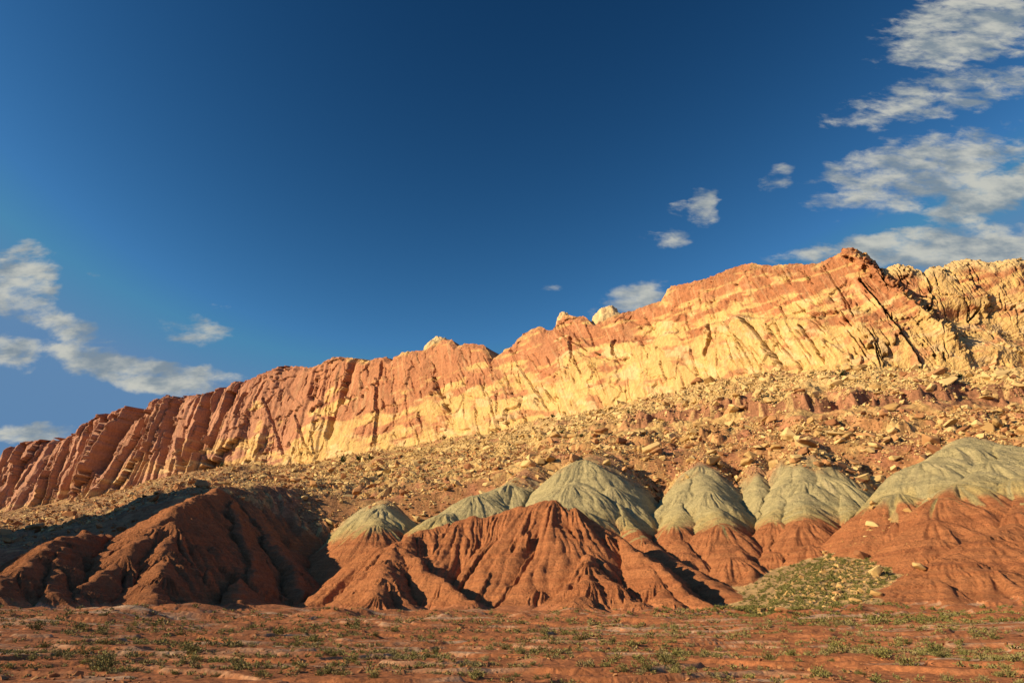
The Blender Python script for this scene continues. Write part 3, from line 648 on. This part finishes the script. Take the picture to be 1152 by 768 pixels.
for i, (bm, _, _) in enumerate(variants):
    for nm, mt in (('y', M_by), ('r', M_br)):
        b2 = bm.copy()
        me = bpy.data.meshes.new('boulder'); 
        bmesh.ops.bevel(b2, geom=b2.edges[:], offset=.035, segments=1, affect='EDGES') if i < 16 else None
        b2.to_mesh(me); b2.free(); me.materials.append(mt); rock_me[(nm, i)] = me
rr = np.random.default_rng(99)
cand = []
def ledge_tan(px): return float(np.interp(px, pcol, tl[0]))
def idx(a, d):
    j = np.clip(np.round((a-az[0])/(az[1]-az[0])).astype(int), 1, NC-2)
    i = np.empty(len(a), int); near = d < 290
    i[near] = np.searchsorted(r1, d[near]); i[~near] = len(r1)-1+np.ceil((d[~near]-290)/(Dbase[j[~near]]+22-290)*R2).astype(int)
    return np.clip(i, 1, NR-2), j
M0 = 300000
px_ = rr.uniform(-60, 1210, M0); a_s = np.interp(px_, pcol, az); dbs_ = np.interp(px_, pcol, Dbase)
d_s = 240+(dbs_+6-240)*rr.random(M0)**.82
s_big = rr.random(M0) < .004
i_s, j_s = idx(a_s, d_s); z_s = H[i_s, j_s]
s_s = np.minimum(.72*(1-rr.random(M0))**-.42, 5.6)*np.where(d_s < 555, lerp(.8, 1.15, (d_s-255)/300), 1)
cl_ = perlin(a_s*d_s/22, d_s/26, 401); lt_ = (z_s-CAMZ)/d_s-np.interp(px_, pcol, tl[0])
ok = ~((px_ > 690) & (lt_ > -.006) & (lt_ < .005)) & VIS[i_s, j_s] & ~((HID[i_s, j_s] >= 0) & (dr[i_s, j_s] < .5)) & (rr.random(M0) < .62+.8*cl_) & (np.abs(lt_) > .0)
s_s = np.where(s_big, rr.uniform(5, 9, M0), s_s)
yp = np.where(lt_ > 0, .9, .55)*np.interp(px_, [150, 450], [.3, 1])
yk = rr.random(M0) < yp
sel = np.where(ok)[0][:62000]
cand = [(s_s[q]/d_s[q], float(px_[q]), float(a_s[q]), float(d_s[q]), float(z_s[q]), float(s_s[q]), 'y' if yk[q] else 'r') for q in sel]
# a few on the fan and at the feet of the hills
fanr = []
for (px, py_, s, kind, lab) in [(982, 592, 3.2, 'y', 'flat yellow boulder lying in the upper part of the green debris fan'), (987, 669, 2.0, 'y', 'small pale boulder low on the debris fan'),
      (1035, 642, 2.4, 'y', 'pale yellow block at the top right edge of the debris fan'), (970, 627, 3.4, 'r', 'brown block at the foot of the tallest green mound'),
      (1003, 462, 7.5, 'y', 'large flat yellow slab resting above the brown ledge on the right'), (835, 462, 6, 'r', 'tall brown block leaning out of the ledge'),
      (985, 647, 4.0, 'y', 'long tan slab in the middle of the debris fan'), (940, 668, 2.2, 'r', 'reddish block at the left side of the debris fan'),
      (880, 688, 1.7, 'r', 'red block at the bottom left corner of the debris fan'), (1050, 445, 6.0, 'y', 'pale yellow block just under the cliff foot on the right')]:
    a_r, b_r, t_r = rays(px, py_); a = math.atan2(a_r, b_r); j = row_of(a, 50)[1]
    ii = np.where(TE[:, j] >= t_r)[0]
    if len(ii) == 0: continue
    d = float(Dg[ii[0], j]); fanr.append((s, a, d, float(H[ii[0], j]), kind, lab))
cand.sort(key=lambda c: -c[0])
def place(o, a, d, z, s, r):
    o.location = (math.sin(a)*d, math.cos(a)*d, z+s*.10); o.rotation_euler = (r.normal(0, .35), r.normal(0, .35), r.uniform(0, 6.28)); o.scale = (s, s, s*.75)
proto = None
def zone(px, lt):
    if lt > 0: h = 'above the brown ledge' if px > 650 else 'near the foot of the cliff'
    else: h = 'below the brown ledge' if px > 650 else 'low on the rubble slope'
    seg = ['in the dark left end', 'behind the big shadowed hill', 'behind the small green mound', 'behind the broad green dome', 'over the green mounds', 'near the right edge'][min(5, max(0, int(px//190)))]
    return h, seg
NI = 255
for k, (_, px, a, d, z, s, kd_) in enumerate(cand[:NI]):
    o = bpy.data.objects.new('boulder', rock_me[(kd_, int(rr.integers(16)))]); COL.objects.link(o); place(o, a, d, z, s, rr)
    h, seg = zone(px, (z-CAMZ)/d-ledge_tan(px)); cn = 'yellow' if kd_ == 'y' else 'red brown'
    sz = 'huge' if s > 7.5 else 'large' if s > 5.2 else 'angular'
    setp(o, f'{sz} {cn} boulder {h}, {seg}', 'boulder', 'boulders strewn over the rubble slope')
for (s, a, d, z, kd_, lab) in fanr:
    o = bpy.data.objects.new('boulder', rock_me[(kd_, int(rr.integers(16)))]); COL.objects.link(o); place(o, a, d, z, s, rr); setp(o, lab, 'boulder', 'boulders on and above the debris fan')
def scatter(name, items, protos, mat, label, cat, sink=.1, tilt=.4, smooth=False):
    vs, fs, off = [], [], 0
    for (a, d, z, s) in items:
        V_, F_ = protos[int(rr.integers(len(protos)))]
        rz, rx = rr.uniform(0, 6.28), rr.normal(0, tilt); c_, s_ = math.cos(rz), math.sin(rz); c2, s2 = math.cos(rx), math.sin(rx)
        R = np.array([[c_, -s_*c2, s_*s2], [s_, c_*c2, -c_*s2], [0, s2, c2]])
        vs.append((V_*s)@R.T + (math.sin(a)*d, math.cos(a)*d, z+s*sink)); fs.append(F_+off); off += len(V_)
    o = mesh_np(name, np.concatenate(vs), np.concatenate(fs), mat, None, smooth); setp(o, label, cat, None, 'stuff'); return o
rp = [rock_variant(200+s, 8)[1:] for s in range(16)]
rest = cand[NI:]
scatter('yellow_rubble', [(c[2], c[3], c[4], c[5]) for c in rest if c[6] == 'y'], rp, M_by, 'countless small yellow blocks covering the slope under the cliff', 'rubble')
scatter('brown_rubble', [(c[2], c[3], c[4], c[5]) for c in rest if c[6] == 'r'], rp, M_br, 'countless small red brown blocks mixed through the slope', 'rubble')
# pebbles on the valley floor and fan
peb = []
while len(peb) < 2600:
    a = rr.uniform(-.7, .7); d = 30*(135/30)**rr.random(); z, vis = height(a, d)
    if perlin(np.array([a*d/9]), np.array([d/6]), 411)[0] < -.05: continue
    peb.append((a, d, z, min(.10*(1-rr.random())**-.45, .38)))
scatter('pebbles', peb, rp, M_br, 'small reddish stones lying on the desert floor', 'stones', .15)
fr = []
while len(fr) < 900:
    d = rr.uniform(118, 205); px = 975-(190-d)*1.3+rr.normal(0, 34); a = float(np.interp(px, pcol, az)); z, vis = height(a, d); i, j = row_of(a, d)
    if HID[i, j] >= 0 and rr.random() < .9: continue
    fr.append((a, d, z, min(.4*(1-rr.random())**-.4, 1.8)))
scatter('fan_rubble', fr, rp, M_by, 'tan stones lying among the green plants of the debris fan', 'rubble', .12)

# ------------------------------------------------------------------ shrubs
def bush_variant(seed, n=420, flat=.48, leaf=.055):
    r = np.random.default_rng(seed); vs, fs = [], []
    # several stem clusters fan out from the root, each carrying narrow leaf blades
    ncl = 9; th = r.uniform(0, 2*np.pi, ncl); el = r.uniform(.25, 1.35, ncl); L = r.uniform(.34, .56, ncl)
    for i in range(n):
        c = r.integers(ncl); t = r.uniform(.25, 1)
        p = np.array([math.cos(th[c])*math.cos(el[c]), math.sin(th[c])*math.cos(el[c]), math.sin(el[c])*flat*1.6])*L[c]*t + r.normal(0, .07, 3)*(t+.2)
        p[2] = max(p[2], .015)
        dr = p/np.linalg.norm(p)+r.normal(0, .45, 3); dr[2] = abs(dr[2])+.2; dr /= np.linalg.norm(dr)
        sd = np.cross(dr, r.normal(0, 1, 3)); sd /= np.linalg.norm(sd); l = leaf*r.uniform(.6, 1.4)
        k = len(vs); vs += [p-sd*l*.33, p+sd*l*.33, p+dr*l+sd*l*.12, p+dr*l-sd*l*.16]; fs += [[k, k+1, k+2], [k, k+2, k+3]]
    return np.array(vs), np.array(fs)
def trunk_np(h, r0_, seed):
    r = np.random.default_rng(seed); vs, fs = [], []
    for b in range(4):
        th = r.uniform(0, 6.28); lean_ = r.uniform(.15, .6); base = len(vs)
        for k, t in enumerate((0, .5, 1)):
            for q in range(5):
                an = q*2*np.pi/5; rad = r0_*(1-.75*t)
                vs.append((math.cos(th)*lean_*h*t*t+math.cos(an)*rad, math.sin(th)*lean_*h*t*t+math.sin(an)*rad, h*t-.05))
        for k in range(2):
            for q in range(5):
                a0 = base+k*5+q; a1 = base+k*5+(q+1) % 5; fs += [[a0, a1, a1+5], [a0, a1+5, a0+5]]
    return np.array(vs), np.array(fs)
bv = [bush_variant(s) for s in range(8)]
def mk(name, V_, F_, mat):
    o = mesh_np(name, V_, F_, mat, None, False); me = o.data; bpy.data.objects.remove(o); return me
bme = [mk('shrub', *b, M_bush) for b in bv]; gme = [mk('shrub', *b, M_grn) for b in bv]; dme = [mk('shrub', *b, M_dry) for b in bv]
jv = [bush_variant(60+s, 420, .9, .085) for s in range(4)]
jme = [mk('foliage', *b, M_jun) for b in jv]; jt = mk('trunk', *trunk_np(.42, .035, 5), M_wood)
bc = []
tr = 0
while len(bc) < 4200 and tr < 90000:
    tr += 1
    a = rr.uniform(-.68, .68); d = 31*(142/31)**(rr.random()**.66); z, vis = height(a, d); i, j = row_of(a, d)
    if HID[i, j] >= 0 or not vis: continue
    cl = perlin(np.array([a*d/7.]), np.array([d/5.]), 421)[0]
    if rr.random() > .45+1.5*cl: continue
    s = min(.38*(1-rr.random())**-.36, 1.3)*(.75+.25*min(1, d/70))
    if d > 110 and rr.random() < .3: continue
    bc.append((s/d, a, d, z, s))
# the largest bushes, where the photograph has them
BIG = [(313, 713, 26, 'dark'), (398, 706, 22, 'dark'), (115, 712, 18, 'dark'), (268/3, 708, 20, 'dark'), (655, 720, 20, 'dark'), (745, 744, 24, 'dark'), (1055, 738, 30, 'green'), (992, 741, 20, 'green'), (940, 730, 26, 'green'),
       (215, 737, 26, 'dark'), (395, 745, 22, 'green'), (340, 752, 18, 'dark'), (570, 730, 14, 'dark'), (640, 700, 12, 'dark'), (1020, 748, 26, 'dark'), (865, 742, 20, 'dark'), (700, 757, 20, 'dark'), (490, 735, 16, 'dark'), (118, 745, 24, 'dark'), (40, 708, 16, 'dark')]
LB = ['widest dark shrub left of the middle, below the shadowed hill', 'dark shrub in a hollow below the fluted red cone', 'rounded shrub below the pale lip at the left', 'small dark shrub near the left edge of the floor',
 'dark shrub on a swell below the central hill', 'dark twiggy shrub right of the middle near the bottom', 'widest fresh green shrub at the lower right', 'green shrub left of the widest green shrub at the lower right', 'yellow green shrub below the debris fan',
 'shrub beside the pale streak in the left foreground', 'yellow green shrub near the bottom left of the middle', 'low dark shrub at the very bottom left of the middle', 'small shrub on a pale band in the middle', 'small shrub at the foot of the central hill', 'broad dark shrub at the bottom right',
 'dark shrub in open red soil right of the middle', 'dark shrub at the bottom middle', 'small dark shrub between two swells in the middle', 'dim shrub low in the left foreground', 'dim shrub near the left foot of the dark hill']
def first_hit(px, py_):
    a_r, b_r, t_r = rays(px, py_); a = math.atan2(float(a_r), float(b_r)); j = row_of(a, 50)[1]; ii = np.where(TE[:, j] >= t_r)[0]
    ii = ii[Dg[ii, j] > 15]; i = ii[0] if len(ii) else NR-14; return a, float(Dg[i, j]), float(H[i, j])
GRP_B = 'shrubs scattered over the desert floor'
def add_shrub(a, d, z, s, me, label, group):
    o = bpy.data.objects.new('shrub', me); COL.objects.link(o); o.location = (math.sin(a)*d, math.cos(a)*d, z-.02*s); o.rotation_euler = (0, 0, rr.uniform(0, 6.28)); o.scale = (s, s, s*rr.uniform(.75, 1.05)); setp(o, label, 'shrub', group)
for (px, py_, w, kd_), lab in zip(BIG, LB):
    a, d, z = first_hit(px, py_); s = w*d/FOC*1.05
    add_shrub(a, d, z, s, (gme if kd_ == 'green' else bme)[int(rr.integers(8))], lab, GRP_B)
bc.sort(key=lambda c: -c[0])
for (_, a, d, z, s) in bc[:270]:
    px = float(np.interp(a, az, pcol)); seg = ['in the dim left corner', 'below the big shadowed hill', 'below the fluted red cone', 'below the central red hill', 'right of the central red hill', 'below the debris fan at the right'][min(5, max(0, int(px//192)))]
    dp = 'close to the camera' if d < 50 else 'halfway across the floor' if d < 85 else 'near the foot of the hills'
    q_ = rr.random(); k_ = 1 if q_ < (.12 if px < 800 else .3) else 2 if q_ > .7 else 0
    add_shrub(a, d, z, s*(.8 if k_ == 2 else 1), (bme, gme, dme)[k_][int(rr.integers(8))], f'{("grey green", "yellow green", "dry straw")[k_]} shrub {seg}, {dp}', GRP_B)
bl = [bush_variant(30+s, 46, .62, .16) for s in range(6)]
scatter('dry_tufts', [(c[1], c[2], c[3], c[4]) for c in bc[270::3]], bl, M_dry, 'countless dry straw tufts between the shrubs on the desert floor', 'grass', -.02, .05)
scatter('small_shrubs', [(c[1], c[2], c[3], c[4]) for i_, c in enumerate(bc[270:]) if i_ % 3], bl, M_bush, 'countless tiny grey green shrubs dotting the desert floor', 'shrubs', -.02, .05)
fs_ = []
tr = 0
while len(fs_) < 2200 and tr < 30000:
    tr += 1
    d = rr.uniform(112, 205); px = 960-(190-d)*1.5+rr.normal(0, 52); 
    if rr.random() < .10: d = rr.uniform(90, 128); px = rr.uniform(850, 1150)
    a = float(np.interp(px, pcol, az)); z, vis = height(a, d); i, j = row_of(a, d)
    if HID[i, j] >= 0: continue
    fs_.append((a, d, z, rr.uniform(.45, 1.25)))
scatter('fan_plants', fs_, bl, M_grn, 'dense green desert plants covering the debris fan', 'plants', -.02, .05)
# junipers under the cliff
for px, py_, w, lab in [(948, 424, 9, 'dark juniper above the brown ledge, right of the middle of the slope'), (914, 423, 6, 'small juniper left of the larger one under the right cliff'), (655, 492, 6, 'small juniper at the cliff foot under the middle notch'),
      (386, 522, 12, 'broad dark juniper below the first deep cleft'), (404, 519, 9, 'juniper just right of the broad one below the deep cleft'), (632, 488, 6, 'small juniper on rubble above the broad green dome'), (622, 470, 6, 'upright juniper at the end of the slanting crack'),
      (707, 466, 5, 'small juniper at the wall foot in the middle'), (416, 517, 7, 'rightmost of three junipers below the deep cleft'), (250, 521, 7, 'juniper on the rubble crest at the left'), (1080, 425, 6, 'small juniper near the right end of the cliff foot'), (770, 457, 5, 'tiny juniper at the foot of the yellow wall')]:
    a, d, z = first_hit(px, py_); s = w*d/FOC*1.1
    e = bpy.data.objects.new('juniper', None); COL.objects.link(e); e.location = (math.sin(a)*d, math.cos(a)*d, z); e.scale = (s, s, s*1.1); e.rotation_euler = (0, 0, rr.uniform(0, 6)); setp(e, lab, 'tree', 'junipers at the foot of the cliff')
    for nm, me in (('foliage', jme[int(rr.integers(4))]), ('trunk', jt)):
        c = bpy.data.objects.new(nm, me); COL.objects.link(c); c.parent = e
